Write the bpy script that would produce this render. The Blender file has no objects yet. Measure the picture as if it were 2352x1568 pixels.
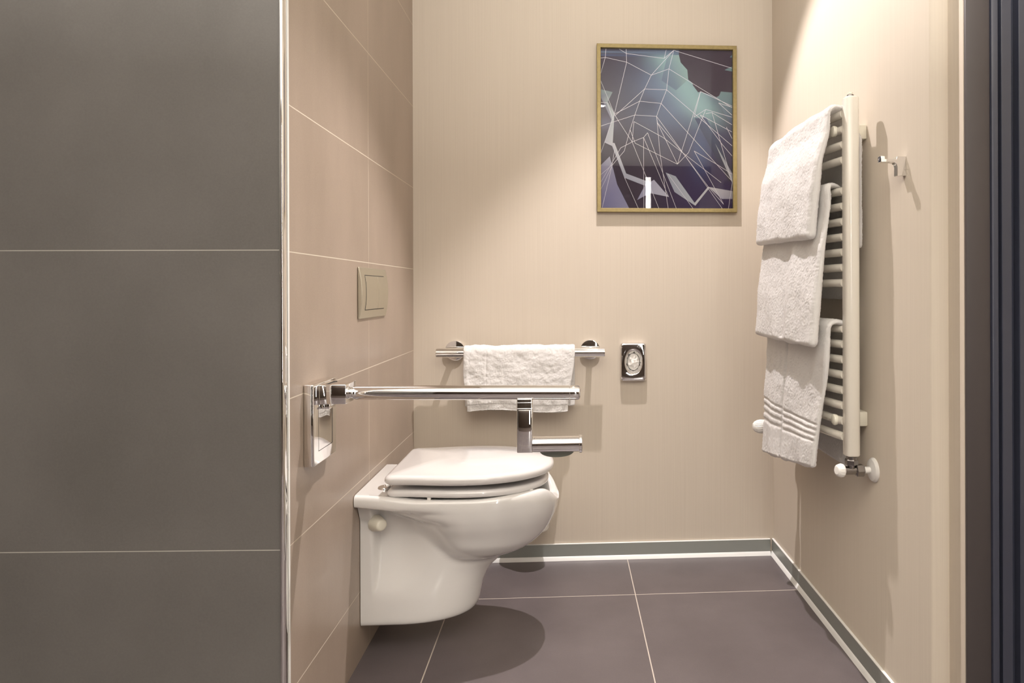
import bpy, bmesh, math, random
from mathutils import Vector, Matrix, noise
random.seed(7)
scn = bpy.context.scene
C = scn.collection

# ------------------------------------------------------------------ camera, exposure, world, lights
F_PX, CX, CY, YAW, ROLL, CAM_H = 1600.0, 1397.0, 666.4, .0591, .0032, 1.0055
cam_d = bpy.data.cameras.new('camera')
cam = bpy.data.objects.new('camera', cam_d); C.objects.link(cam)
cam_d.sensor_fit = 'HORIZONTAL'; cam_d.sensor_width = 36.0
cam_d.lens = F_PX / 2352 * 36.0
cam_d.shift_x = -(CX - 1176) / 2352
cam_d.shift_y = (CY - 784) / 2352
cam_d.clip_start = .02
_r = Vector((math.cos(YAW), -math.sin(YAW), 0)); _u = Vector((0, 0, 1)); _f = Vector((math.sin(YAW), math.cos(YAW), 0))
r2 = _r * math.cos(ROLL) - _u * math.sin(ROLL); u2 = _r * math.sin(ROLL) + _u * math.cos(ROLL)
m = Matrix((r2, u2, -_f)).transposed().to_4x4(); m.translation = (0, 0, CAM_H)
cam.matrix_world = m
scn.camera = cam

scn.view_settings.view_transform = 'Standard'
scn.view_settings.look = 'None'
scn.view_settings.gamma = 1.0
scn.view_settings.use_curve_mapping = False
scn.view_settings.exposure = 0.6

world = bpy.data.worlds.new('world'); scn.world = world; world.use_nodes = True
world.node_tree.nodes['Background'].inputs[0].default_value = (1, .9, .78, 1)
world.node_tree.nodes['Background'].inputs[1].default_value = .15

XL, XR, YB, CEIL = -.566, .782, 2.608, 2.40

def spot(name, loc, power, color, size_deg, blend, radius):
    d = bpy.data.lights.new(name, 'SPOT'); d.energy = power; d.color = color
    d.spot_size = math.radians(size_deg); d.spot_blend = blend; d.shadow_soft_size = radius
    o = bpy.data.objects.new(name, d); C.objects.link(o); o.location = loc
    return o
def area(name, loc, sx, sy, power, color, rot=(0, 0, 0)):
    d = bpy.data.lights.new(name, 'AREA'); d.shape = 'RECTANGLE'; d.size = sx; d.size_y = sy
    d.energy = power; d.color = color
    o = bpy.data.objects.new(name, d); C.objects.link(o); o.location = loc; o.rotation_euler = rot
    return o
LAMP = (.18, 2.16, 2.37)          # downlight over the toilet corner
_sp = spot('downlight_beam', LAMP, 48, (1, .92, .91), 103, .32, .012)   # swivelled away from the back wall
_sp.rotation_euler = Vector((.15, -.295, -1)).to_track_quat('-Z', 'Y').to_euler()
_sp.data.use_nodes = True                           # gentler falloff, as the evened-out exposure of the photo has
_nt = _sp.data.node_tree; _fo = _nt.nodes.new('ShaderNodeLightFalloff'); _fo.inputs['Strength'].default_value = 1.0
_nt.links.new(_fo.outputs['Linear'], next(n for n in _nt.nodes if n.type == 'EMISSION').inputs['Strength'])
spot('entry_downlight_beam', (.255, -.06, 2.37), 12, (1, .92, .84), 120, .6, .03)
UP = (math.pi, 0, 0)                                # added unseen uplights for ambient fill: they throw their light up onto the ceiling
area('fill_uplight', (-.1, -.1, 1.45), 1.8, 1.4, 66, (1, .97, .925), UP)
area('fill_uplight', (-.1, -1.7, 1.4), 3.2, 1.4, 75, (1, .97, .925), UP)

# ------------------------------------------------------------------ helpers
def link(o, parent=None):
    C.objects.link(o)
    if parent: o.parent = parent
    return o
def mesh_obj(name, verts, faces, mat, parent=None, smooth=False, angle=None):
    me = bpy.data.meshes.new(name); me.from_pydata([tuple(v) for v in verts], [], faces); me.update()
    bm = bmesh.new(); bm.from_mesh(me); bmesh.ops.recalc_face_normals(bm, faces=bm.faces); bm.to_mesh(me); bm.free()
    return finish(name, me, mat, parent, smooth, angle)
def finish(name, me, mat, parent, smooth, angle):
    for mm in (mat if isinstance(mat, (list, tuple)) else [mat]): me.materials.append(mm)
    if smooth:
        me.polygons.foreach_set('use_smooth', [True] * len(me.polygons))
        if angle:
            me.set_sharp_from_angle(angle=math.radians(angle))
    return link(bpy.data.objects.new(name, me), parent)
def bm_obj(name, bm, mat, parent=None, smooth=True, angle=35):
    bmesh.ops.recalc_face_normals(bm, faces=bm.faces)
    me = bpy.data.meshes.new(name); bm.to_mesh(me); bm.free()
    return finish(name, me, mat, parent, smooth, angle)
def add_box(bm, x0, x1, y0, y1, z0, z1, bev=0, seg=2):
    v = [bm.verts.new((x, y, z)) for x in (x0, x1) for y in (y0, y1) for z in (z0, z1)]
    fs = [(0, 1, 3, 2), (4, 6, 7, 5), (0, 4, 5, 1), (2, 3, 7, 6), (0, 2, 6, 4), (1, 5, 7, 3)]
    f = [bm.faces.new([v[i] for i in q]) for q in fs]
    if bev:
        es = list({e for q in f for e in q.edges})
        bmesh.ops.bevel(bm, geom=es, offset=bev, segments=seg, profile=.5, affect='EDGES', clamp_overlap=True)
def box(name, x0, x1, y0, y1, z0, z1, mat, parent=None, bev=0, seg=2):
    bm = bmesh.new(); add_box(bm, x0, x1, y0, y1, z0, z1, bev, seg)
    return bm_obj(name, bm, mat, parent, bool(bev))
def frame_axes(d):
    d = Vector(d).normalized()
    a = Vector((0, 0, 1)) if abs(d.z) < .9 else Vector((1, 0, 0))
    p = d.cross(a).normalized(); q = d.cross(p).normalized()
    return d, p, q
def add_lathe(bm, org, axis, prof, n=40, cap=True):
    """prof: list of (distance along axis, radius)"""
    d, p, q = frame_axes(axis); org = Vector(org); rings = []
    for (t, r) in prof:
        if r < 1e-6: rings.append([bm.verts.new(org + d * t)])
        else: rings.append([bm.verts.new(org + d * t + (p * math.cos(2 * math.pi * i / n) + q * math.sin(2 * math.pi * i / n)) * r) for i in range(n)])
    for a, b in zip(rings, rings[1:]):
        for i in range(n):
            j = (i + 1) % n
            if len(a) == 1 and len(b) == 1: continue
            if len(a) == 1: bm.faces.new((a[0], b[i], b[j]))
            elif len(b) == 1: bm.faces.new((a[i], a[j], b[0]))
            else: bm.faces.new((a[i], a[j], b[j], b[i]))
    if cap:
        for r_ in (rings[0], rings[-1]):
            if len(r_) > 2: bm.faces.new(r_)
def lathe(name, org, axis, prof, mat, parent=None, n=40, angle=35):
    bm = bmesh.new(); add_lathe(bm, org, axis, prof, n)
    return bm_obj(name, bm, mat, parent, True, angle)
def add_tube(bm, pts, r, n=16, cap=True):
    pts = [Vector(p) for p in pts]; rings = []; prev = None
    for i, p in enumerate(pts):
        t = (pts[min(i + 1, len(pts) - 1)] - pts[max(i - 1, 0)]).normalized()
        if prev is None: _, a, b = frame_axes(t)
        else:
            a = (prev - t * prev.dot(t)).normalized(); b = t.cross(a)
        prev = a
        rr = r[i] if isinstance(r, (list, tuple)) else r
        rings.append([bm.verts.new(p + (a * math.cos(2 * math.pi * k / n) + b * math.sin(2 * math.pi * k / n)) * rr) for k in range(n)])
    for a, b in zip(rings, rings[1:]):
        for i in range(n): bm.faces.new((a[i], a[(i + 1) % n], b[(i + 1) % n], b[i]))
    if cap: bm.faces.new(rings[0]); bm.faces.new(rings[-1])
def add_prism(bm, poly, axis, a0, a1):
    """poly of 2-D points extruded along axis 'x','y' or 'z'"""
    def mk(p, t):
        return {'x': (t, p[0], p[1]), 'y': (p[0], t, p[1]), 'z': (p[0], p[1], t)}[axis]
    A = [bm.verts.new(mk(p, a0)) for p in poly]; B = [bm.verts.new(mk(p, a1)) for p in poly]
    bm.faces.new(A); bm.faces.new(B); n = len(poly)
    for i in range(n): bm.faces.new((A[i], A[(i + 1) % n], B[(i + 1) % n], B[i]))
def thing(name, loc, label, cat, group=None):
    o = bpy.data.objects.new(name, None); C.objects.link(o); o.location = loc; o.empty_display_size = .05
    o['label'] = label; o['category'] = cat
    if group: o['group'] = group
    return o
def struct(o):
    o['kind'] = 'structure'; return o
def adopt(root, children):
    """keep world placement: geometry was made in world coordinates"""
    for c in children:
        c.parent = root
        c.matrix_parent_inverse = Matrix.Translation(-Vector(root.location))
def lab(o, s): o['label'] = s; return o
def sstep(a, b, x):
    t = min(1, max(0, (x - a) / (b - a))); return t * t * (3 - 2 * t)

# ------------------------------------------------------------------ materials
def srgb(r, g, b):
    f = lambda c: (c / 255) / 12.92 if c / 255 <= .04045 else ((c / 255 + .055) / 1.055) ** 2.4
    return (f(r), f(g), f(b), 1)
class NT:
    def __init__(s, name):
        s.m = bpy.data.materials.new(name); s.m.use_nodes = True
        s.t = s.m.node_tree; s.b = s.t.nodes['Principled BSDF']
    def n(s, typ, **kw):
        x = s.t.nodes.new(typ)
        for k, v in kw.items():
            if k.startswith('i_'):
                key = k[2:]; x.inputs[int(key) if key.isdigit() else key.replace('_', ' ')].default_value = v
            else: setattr(x, k, v)
        return x
    def l(s, a, b): s.t.links.new(a, b)
    def math(s, op, a, b=None, c=None):
        x = s.n('ShaderNodeMath', operation=op)
        for i, v in enumerate((a, b, c)):
            if v is None: continue
            if hasattr(v, 'is_linked'): s.l(v, x.inputs[i])
            else: x.inputs[i].default_value = v
        return x.outputs[0]
    def mix(s, fac, a, b):
        x = s.n('ShaderNodeMix', data_type='RGBA')
        for i, v in ((0, fac), (6, a), (7, b)):
            if hasattr(v, 'is_linked'): s.l(v, x.inputs[i])
            else: x.inputs[i].default_value = v
        return x.outputs[2]
    def pos(s):
        g = s.n('ShaderNodeNewGeometry'); sep = s.n('ShaderNodeSeparateXYZ'); s.l(g.outputs['Position'], sep.inputs[0])
        return g.outputs['Position'], sep.outputs
    def noise(s, vec, scale, detail=4, rough=.5, mapping=None):
        if mapping:
            mp = s.n('ShaderNodeMapping'); mp.inputs['Scale'].default_value = mapping; s.l(vec, mp.inputs[0]); vec = mp.outputs[0]
        x = s.n('ShaderNodeTexNoise', i_Scale=scale, i_Detail=detail, i_Roughness=rough); s.l(vec, x.inputs[0]); return x.outputs[0]
    def ramp(s, v, a, b):
        x = s.n('ShaderNodeMapRange'); s.l(v, x.inputs[0]); x.inputs[1].default_value = a; x.inputs[2].default_value = b; return x.outputs[0]
    def bump(s, h, strength, dist=.001):
        x = s.n('ShaderNodeBump'); x.inputs['Strength'].default_value = strength; x.inputs['Distance'].default_value = dist
        s.l(h, x.inputs['Height']); s.l(x.outputs[0], s.b.inputs['Normal']); return x
    def set(s, **kw):
        for k, v in kw.items(): s.b.inputs[k.replace('_', ' ')].default_value = v
        return s

def simple(name, col, rough=.5, metal=0, coat=0, var=.04, scale=30, bump=0, spec=.5):
    t = NT(name); p, _ = t.pos()
    nz = t.noise(p, scale, 3)
    c2 = tuple(min(1, c * (1 - var)) for c in col[:3]) + (1,)
    c1 = tuple(min(1, c * (1 + var)) for c in col[:3]) + (1,)
    t.l(t.mix(nz, c2, c1), t.b.inputs['Base Color'])
    t.set(Roughness=rough, Metallic=metal)
    t.b.inputs['Coat Weight'].default_value = coat; t.b.inputs['Coat Roughness'].default_value = .04
    t.b.inputs['Specular IOR Level'].default_value = spec
    if bump: t.bump(nz, bump)
    return t.m
def tiled(name, c_lo, c_hi, grout, lines, gw, rough, cloud=1.6, streak=None, spec=.4):
    """lines: list of (component 0/1/2, offset, spacing)"""
    t = NT(name); p, s = t.pos()
    n1 = t.noise(p, cloud, 6, .6, streak); n2 = t.noise(p, 260, 2, .5)
    n = t.math('ADD', t.math('MULTIPLY', n1, .8), t.math('MULTIPLY', n2, .25))
    col = t.mix(t.ramp(n, .3, .75), c_lo, c_hi)
    mask = None
    for (ax, off, sp) in lines:
        q = t.math('DIVIDE', t.math('SUBTRACT', s[ax], off), sp)
        q = t.math('ABSOLUTE', t.math('SUBTRACT', t.math('FRACT', t.math('ADD', q, .5)), .5))
        k = t.math('LESS_THAN', q, gw / sp / 2)
        mask = k if mask is None else t.math('MAXIMUM', mask, k)
    t.l(t.mix(mask, col, grout), t.b.inputs['Base Color'])
    t.l(t.math('ADD', t.math('MULTIPLY', mask, .4), rough), t.b.inputs['Roughness'])
    t.b.inputs['Specular IOR Level'].default_value = spec
    h = t.math('SUBTRACT', t.math('MULTIPLY', n2, .15), t.math('MULTIPLY', mask, 1.0))
    t.bump(h, .35, .0008)
    return t.m
def wallpaper(name, c_lo, c_hi):
    t = NT(name); p, s = t.pos()
    n1 = t.noise(p, 1.0, 3, .6, (900, 900, 2.2)); n2 = t.noise(p, 1.0, 2, .5, (190, 190, 1.0)); n3 = t.noise(p, 1.3, 3)
    n = t.math('ADD', t.math('ADD', t.math('MULTIPLY', n1, .8), t.math('MULTIPLY', n2, .12)), t.math('MULTIPLY', n3, .15))
    t.l(t.mix(t.ramp(n, .32, .72), c_lo, c_hi), t.b.inputs['Base Color'])
    t.set(Roughness=.62); t.b.inputs['Specular IOR Level'].default_value = .25
    t.bump(n1, .25, .0005)
    return t.m
M = {}
M['paper'] = wallpaper('wallpaper', (.57, .50, .415, 1), (.625, .555, .465, 1))
M['tile'] = tiled('beige_tile', (.30, .240, .188, 1), (.39, .315, .255, 1), (.62, .56, .46, 1), [(1, 2.029, .6), (2, .1862, .3)], .0023, .34, streak=(1, 3, 1))
M['dark'] = tiled('dark_tile', (.120, .112, .104, 1), (.168, .158, .148, 1), (.42, .40, .36, 1), [(2, .488, .6), (0, -1.30, 1.2)], .0018, .42, cloud=2.4)
M['floor'] = tiled('floor_tile', (.10, .084, .086, 1), (.145, .124, .127, 1), (.52, .46, .40, 1), [(0, .2224, .6), (1, 2.2934, .6)], .0032, .33, cloud=4)
M['chrome'] = simple('chrome', (.86, .85, .84), .035, 1, var=.01)
M['dull_chrome'] = simple('satin_steel', (.62, .60, .55), .28, 1, var=.03)
M['valve'] = simple('dark_nickel', (.30, .28, .27), .25, 1, var=.1)
M['ceramic'] = simple('white_ceramic', (.74, .73, .715), .12, 0, 1.0, var=.01, scale=6)
M['seat'] = simple('white_seat_plastic', (.72, .705, .70), .16, 0, .8, var=.008, scale=6)
M['plastic'] = simple('ivory_plastic', (.80, .77, .66), .3, var=.01)
M['enamel'] = simple('cream_enamel', (.77, .73, .65), .2, 0, .6, var=.01)
M['whitep'] = simple('white_plastic', (.80, .78, .75), .32, var=.01)
M['plate'] = simple('champagne_satin', (.52, .485, .39), .36, .8, var=.03, scale=60)
M['alu'] = simple('skirting_aluminium', (.33, .345, .32), .38, .3, var=.03)
M['whiteseal'] = simple('white_seal', (.82, .82, .80), .3, var=.02)
M['navy'] = simple('navy_paint', (.040, .044, .066), .35, var=.04, coat=.2)
M['brown'] = simple('brown_paint', (.062, .052, .052), .45, var=.04)
M['brownwall'] = simple('brown_panel', (.045, .030, .022), .35, var=.15, scale=3, coat=.3)
M['carpet'] = simple('brown_carpet', (.05, .034, .027), .9, var=.25, scale=300)
M['ceilw'] = simple('ceiling_paint', (.78, .74, .68), .8, var=.01)
M['gold'] = simple('gilded_frame', (.30, .235, .10), .42, .45, var=.25, scale=120, bump=.2)
M['black'] = simple('black_gap', (.01, .01, .01), .6)
M['tissue'] = simple('white_bag', (.8, .78, .74), .45, var=.1, scale=200, bump=.6)
M['rollplate'] = simple('grey_plate', (.22, .235, .20), .35, .2, var=.03)
M['frost'] = simple('frosted_cup', (.80, .76, .70), .25, var=.02)
def emit(name, col, st):
    t = NT(name); p, _ = t.pos(); t.set(Roughness=.5)
    t.b.inputs['Emission Color'].default_value = col; t.b.inputs['Emission Strength'].default_value = st
    t.l(t.mix(t.noise(p, 10), (.9, .9, .9, 1), (1, 1, 1, 1)), t.b.inputs['Base Color']); return t.m
M['lamp'] = emit('lamp_lens', (1, .93, .85, 1), 40)
M['strip'] = emit('lit_strip', (1, .96, .92, 1), 26)
def terry():
    t = NT('terry_cloth'); p, _ = t.pos()
    n1 = t.noise(p, 800, 3, .7); n2 = t.noise(p, 500, 3)
    t.l(t.mix(t.ramp(n1, .3, .7), (.84, .825, .81, 1), (.95, .935, .925, 1)), t.b.inputs['Base Color'])
    t.set(Roughness=.95); t.b.inputs['Specular IOR Level'].default_value = .1
    bp = t.bump(t.math('ADD', n1, n2), .6, .001)
    tl = t.n('ShaderNodeBsdfTranslucent'); tl.inputs[0].default_value = (.84, .82, .78, 1)
    mx = t.n('ShaderNodeMixShader'); mx.inputs[0].default_value = .24
    t.l(t.b.outputs[0], mx.inputs[1]); t.l(tl.outputs[0], mx.inputs[2]); t.l(mx.outputs[0], t.t.nodes['Material Output'].inputs[0]); return t.m
M['terry'] = terry()
def glass():
    t = NT('picture_glass'); nt = t.t; out = nt.nodes['Material Output']
    tr = t.n('ShaderNodeBsdfTransparent'); gl = t.n('ShaderNodeBsdfGlossy'); gl.inputs['Roughness'].default_value = .01
    fr = t.n('ShaderNodeFresnel'); fr.inputs[0].default_value = 1.28
    mx = t.n('ShaderNodeMixShader'); t.l(fr.outputs[0], mx.inputs[0]); t.l(tr.outputs[0], mx.inputs[1]); t.l(gl.outputs[0], mx.inputs[2])
    t.l(mx.outputs[0], out.inputs[0]); return t.m
M['glass'] = glass()

# ------------------------------------------------------------------ room shell
def plane_wall(name, pts, mat, thick):
    """pts: bottom edge points (x,y) pair; extruded up to the ceiling, with thickness vector"""
    (x0, y0), (x1, y1) = pts; tx, ty = thick
    bm = bmesh.new(); add_prism(bm, [(x0, y0), (x1, y1), (x1 + tx, y1 + ty), (x0 + tx, y0 + ty)], 'z', 0, CEIL)
    return struct(bm_obj(name, bm, mat, None, False))
struct(box('floor', -2.3, 2.2, -1.15, 2.8, -.1, 0, M['floor']))
struct(box('floor_entry', -2.3, 2.2, -2.8, -1.152, -.1, 0, M['carpet']))
struct(box('ceiling', -2.3, 2.2, -2.8, 2.8, CEIL, CEIL + .1, M['ceilw']))
plane_wall('wall_back', [(XL - .1, YB), (XR + .1, YB)], M['paper'], (0, .1))
plane_wall('wall_left', [(XL, 1.447), (XL, YB)], M['tile'], (-.05, 0))
plane_wall('wall_left_dark_tile', [(-2.3, 1.505), (-.5735, 1.430)], M['dark'], (0, .15))
# right wall with its stepped end
bm = bmesh.new(); add_prism(bm, [(XR, YB), (XR, 1.462), (XR + .004, 1.458), (.8225, 1.458), (.8225, 1.400), (1.0, 1.400), (1.0, YB)], 'z', 0, CEIL)
struct(bm_obj('wall_right', bm, M['paper'], None, True, 50))
plane_wall('wall_far_left', [(-2.2, -2.7), (-2.2, 1.6)], M['dark'], (-.1, 0))
plane_wall('wall_far_right', [(2.1, -2.7), (2.1, 1.6)], M['paper'], (.1, 0))
plane_wall('wall_front', [(-2.3, -2.6), (2.2, -2.6)], M['brownwall'], (0, -.1))
plane_wall('wall_entry', [(1.60, 1.37), (2.2, 1.37)], M['paper'], (0, .1))

# chrome tile edge trim
bm = bmesh.new()
px = [(-.5735, 1.4345), (-.5735, 1.4275), (-.5725, 1.4255), (-.5700, 1.4245), (-.5672, 1.4245), (-.5650, 1.4258), (-.5640, 1.4280), (-.5640, 1.4365), (-.5648, 1.4420), (-.5655, 1.4470), (-.5735, 1.4470)]
add_prism(bm, px, 'z', 0, CEIL)
struct(bm_obj('trim_1', bm, M['chrome'], None, True, 40))
bm = bmesh.new(); add_box(bm, -.5652, -.5642, 1.4475, 1.4545, 0, CEIL)
struct(bm_obj('trim_2', bm, M['whiteseal'], None, False))

# door lining at the right edge of the frame
door = bpy.data.objects.new('door_1', None); C.objects.link(door); door['kind'] = 'structure'; door.location = (.95, 1.39, 0)
bm = bmesh.new(); add_box(bm, .8235, .8745, 1.392, 1.3995, 0, CEIL - .002, .0012)
d1 = bm_obj('door_lining', bm, M['brown'])
bm = bmesh.new()
prof = [(.8750, 1.3995), (.8750, 1.393), (.8762, 1.3885), (.8785, 1.3875), (.8885, 1.3875), (.8895, 1.3885), (.8895, 1.3985), (.8965, 1.3985), (.8965, 1.388), (.8978, 1.3868),
        (.9170, 1.3868), (.9180, 1.388), (.9180, 1.3985), (.9285, 1.3985), (.9285, 1.380), (.9298, 1.3786), (1.02, 1.3786), (1.02, 1.3995)]
add_prism(bm, prof, 'z', 0, CEIL - .002)
d2 = bm_obj('door_frame', bm, M['navy'], None, True, 30)
d3 = box('door_leaf', 1.021, 1.60, 1.372, 1.3995, .004, CEIL - .004, M['navy'], None, .001)
adopt(door, [d1, d2, d3])

# skirting: aluminium strip, bright top edge, white sealed foot
def skirting(name, a, b, nrm):
    a = Vector(a); b = Vector(b); n = Vector(nrm)
    def strip(nm, prof, mat, par=None):
        bm = bmesh.new(); A = [bm.verts.new((a.x + n.x * p[0], a.y + n.y * p[0], p[1])) for p in prof]
        B = [bm.verts.new((b.x + n.x * p[0], b.y + n.y * p[0], p[1])) for p in prof]
        bm.faces.new(A); bm.faces.new(B)
        for i in range(len(prof)): bm.faces.new((A[i], A[(i + 1) % len(prof)], B[(i + 1) % len(prof)], B[i]))
        return bm_obj(nm, bm, mat, par, True, 50)
    o = struct(strip(name, [(0, .0005), (.007, .0005), (.007, .0585), (.0066, .0588), (0, .0588)], M['alu']))
    strip('skirting_edge', [(0, .0589), (.0068, .0589), (.0075, .0600), (.0068, .0612), (0, .0612)], M['whiteseal'], o)
    strip('skirting_seal', [(.0071, .0005), (.0150, .0005), (.0140, .003), (.0110, .0085), (.0085, .014), (.0071, .0148)], M['whiteseal'], o)
    return o
skirting('baseboard_back', (XL + .001, YB - .0003, 0), (XR - .0155, YB - .0003, 0), (0, -1, 0))
skirting('baseboard_right', (XR - .0003, YB - .0003, 0), (XR - .0003, 1.462, 0), (-1, 0, 0))

# ceiling downlights
def downlight(loc, label):
    t = thing('downlight', (loc[0], loc[1], CEIL), label, 'ceiling light', 'round ceiling downlights')
    a = lathe('trim_ring', (loc[0], loc[1], CEIL - .001), (0, 0, -1), [(0, .055), (.004, .055), (.005, .048), (.004, .041), (0, .041)], M['whitep'])
    b = lathe('lens', (loc[0], loc[1], CEIL - .001), (0, 0, -1), [(0, .040), (.002, .038), (.002, 0)], M['lamp'])
    adopt(t, [a, b])
downlight(LAMP, 'round recessed downlight above the toilet corner')
downlight((.255, -.06), 'round recessed downlight above the entry, seen only as a reflection')
# upright light strip of the room behind, mirrored in the picture glass
t = thing('light_strip', (.912, -2.58, 0), 'tall narrow lit strip on the brown wall, mirrored in the picture glass', 'wall light')
adopt(t, [box('housing', .870, .954, -2.598, -2.575, .30, 2.29, M['brown']), box('diffuser', .883, .941, -2.575, -2.565, .32, 2.27, M['strip'])])

# ------------------------------------------------------------------ toilet
YC = 2.055
toilet = thing('toilet', (XL + .25, YC, .09), 'white wall-hung toilet with closed lid below the beige tiled wall', 'toilet')
def interp(tab, z):
    if z <= tab[0][0]: return tab[0][1]
    for (a, va), (b, vb) in zip(tab, tab[1:]):
        if z <= b:
            t = (z - a) / (b - a); return va + (vb - va) * t
    return tab[-1][1]
def smooth_interp(tab, z, k=.008):
    return sum(interp(tab, z + d * k) * w for d, w in ((-1.5, .12), (-.75, .23), (0, .3), (.75, .23), (1.5, .12)))
PED_TIP = [(.0895, -.285), (.092, -.272), (.098, -.264), (.112, -.257), (.14, -.252), (.168, -.245), (.195, -.233), (.215, -.219), (.235, -.195), (.26, -.175), (.30, -.16), (.46, -.15)]
PED_W = [(.0895, .112), (.092, .117), (.10, .120), (.17, .121), (.23, .110), (.30, .106), (.36, .112), (.38, .124), (.405, .140), (.425, .155), (.46, .16)]
BOWL_TIP = [(.235, -.235), (.245, -.195), (.259, -.150), (.27, -.117), (.285, -.094), (.304, -.072), (.325, -.055), (.348, -.042), (.37, -.032), (.39, -.027), (.406, -.025), (.425, -.0255), (.444, -.028), (.455, -.034)]
BOWL_W = [(.235, .02), (.25, .080), (.27, .116), (.30, .141), (.33, .153), (.36, .167), (.39, .177), (.42, .1825), (.455, .183)]
def sup(u, n): return max(0.0, 1 - abs(u) ** n) ** (1 / n)
def half_w(x, z, tip):
    tp = interp(PED_TIP, z) if z < .11 else smooth_interp(PED_TIP, z, .006)
    wp = interp(PED_W, z) if z < .14 else smooth_interp(PED_W, z, .016)
    xp0 = XL
    hp = 0
    if x < tp:
        # straight flank to about -.42 then rounding to the nose
        x1 = -.46
        u = 0 if x < x1 else (x - x1) / (tp - x1)
        wp = wp + (max(wp, .120) - wp) * sstep(.10, .20, z) * (1 - sstep(-.535, -.515, x))
        waist = 1 - .26 * sstep(-.536, -.520, x) * (1 - sstep(-.47, -.36, x)) * sstep(.16, .34, z)
        hp = wp * sup(u, 2.1) * waist
    hb = 0
    if z > .2351:
        tb = smooth_interp(BOWL_TIP, z, .006); wb = smooth_interp(BOWL_W, z, .006); xc = -.265
        if x >= xc:
            if x < tb: hb = wb * sup((x - xc) / (tb - xc), 2.15 + .15 * sstep(.31, .42, z))
        else:
            L = .13 + .10 * sstep(.25, .38, z) + .16 * sstep(.37, .412, z)
            u = (xc - x) / L
            hb = wb * (1 - u ** 2.3) ** 1.15 if u < 1 else 0
    if hp <= 0: return hb
    if hb <= 0: return hp
    k = .022
    h = max(k - abs(hp - hb), 0) / k
    hm = max(hp, hb) + h * h * k / 4
    return hm
def rim_w(x, tip, inset=0):
    xc = -.265; wmax = .183 - inset
    if x >= xc: return wmax * sup((x - xc) / (tip - xc), 2.3)
    t = sstep(-.54, xc, x)
    return (.177 - inset) + (.006) * t
def dip(x, z, h):
    d = .046 * (1 - sstep(.015, .110, h)) * sstep(-.12, -.06, x)
    k = sstep(.395, .455, z)
    lin_ = min(1, max(0, (x + .566) / .166))
    t = (.0125 - .020 * lin_ + .0075 * sstep(-.41, -.33, x)) if z < .428 else (.0125 if z < .44 else .009) * (1 - sstep(-.566, -.41, x))
    t -= .007 * sstep(-.52, -.38, x) * (1 if z > .428 else sstep(-.41, -.33, x)) 
    t += .007 * sstep(-.26, -.10, x)
    return z - d * k + t * sstep(.33, .424, z)
rows = []
zs = [.0895, .0905, .093, .097, .103, .112] + [.112 + i * .0065 for i in range(1, 48)]
zs = [z for z in zs if z < .410] + [.412]
NU = 120
def row(z, fn, tip, x0=XL + .0015, zf=None):
    r = []
    for i in range(NU + 1):
        u = i / NU
        u = .5 - .5 * math.cos(math.pi * u)
        x = x0 + (tip - x0) * u
        h = max(0, fn(x)) if i < NU else 0.0
        r.append((x, h, z if zf is None else zf(x, z, h)))
    return r
def tip_at(z):
    a = interp(PED_TIP, z) if z < .11 else smooth_interp(PED_TIP, z, .006)
    b = smooth_interp(BOWL_TIP, z, .006) if z > .2351 else -1
    return max(a, b)
rows.append([(p[0], p[1] * .96, .0885) for p in row(.0885, lambda x: half_w(x, .0895, 0), tip_at(.0895) - .008)])
for z in zs:
    rows.append(row(z, lambda x, z=z: half_w(x, z, 0), tip_at(z), zf=dip))
# rim slab: steps out over the flanks beside the wall
for (z, ins, dt) in ((.4150, .030, .0), (.4175, .013, 0), (.4200, .004, 0), (.4235, .001, 0), (.430, 0, 0), (.440, 0, -.0015), (.4475, .0015, -.003), (.4515, .0045, -.006), (.4535, .009, -.010), (.4540, .016, -.017)):
    blend = 1.0
    tip = interp(BOWL_TIP, z) + dt * .7
    def fn(x, z=z, ins=ins, tip=tip):
        a = rim_w(x, tip, ins * (1 - sstep(-.47, -.39, x)) if z < .43 else ins); b = half_w(x, .412 + (z - .412) * .6, 0)
        w = sstep(-.47, -.37, x) * (1 - sstep(.412, .432, z)); return max(a * (1 - w) + b * w, b if z < .4195 else 0)
    rows.append(row(z, fn, tip, zf=dip))
# inner surface: down into the bowl (under the seat, visible at the dipped front lip)
for (z, dt, ins) in ((.4525, -.024, .024), (.440, -.029, .030), (.40, -.045, .060), (.34, -.12, .105)):
    tip = -.034 + dt
    def fn(x, ins=ins, tip=tip):
        return rim_w(x, tip, ins) if x > -.43 else max(0.0, (.172 - ins) * sstep(-.47, -.43, x) ** .5)
    rows.append(row(z, fn, tip, x0=-.455, zf=dip))
verts, faces = [], []
for r in rows:
    for (x, h, z) in r: verts.append((x, YC - h, z))
    for (x, h, z) in reversed(r[:-1]): verts.append((x, YC + h, z))
W_ = 2 * NU + 1
nr = len(rows); n_outer = nr - 4
for i in range(nr - 1):
    for j in range(W_):
        if j == W_ - 1 and i < nr - 1:   # back closure along the wall
            faces.append((i * W_ + j, i * W_, (i + 1) * W_, (i + 1) * W_ + j))
        else: faces.append((i * W_ + j, i * W_ + j + 1, (i + 1) * W_ + j + 1, (i + 1) * W_ + j))
faces.append(tuple(range(W_)))
faces.append(tuple((nr - 1) * W_ + j for j in range(W_)))
bowl = mesh_obj('bowl', verts, faces, M['ceramic'], None, True, 62)

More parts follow.
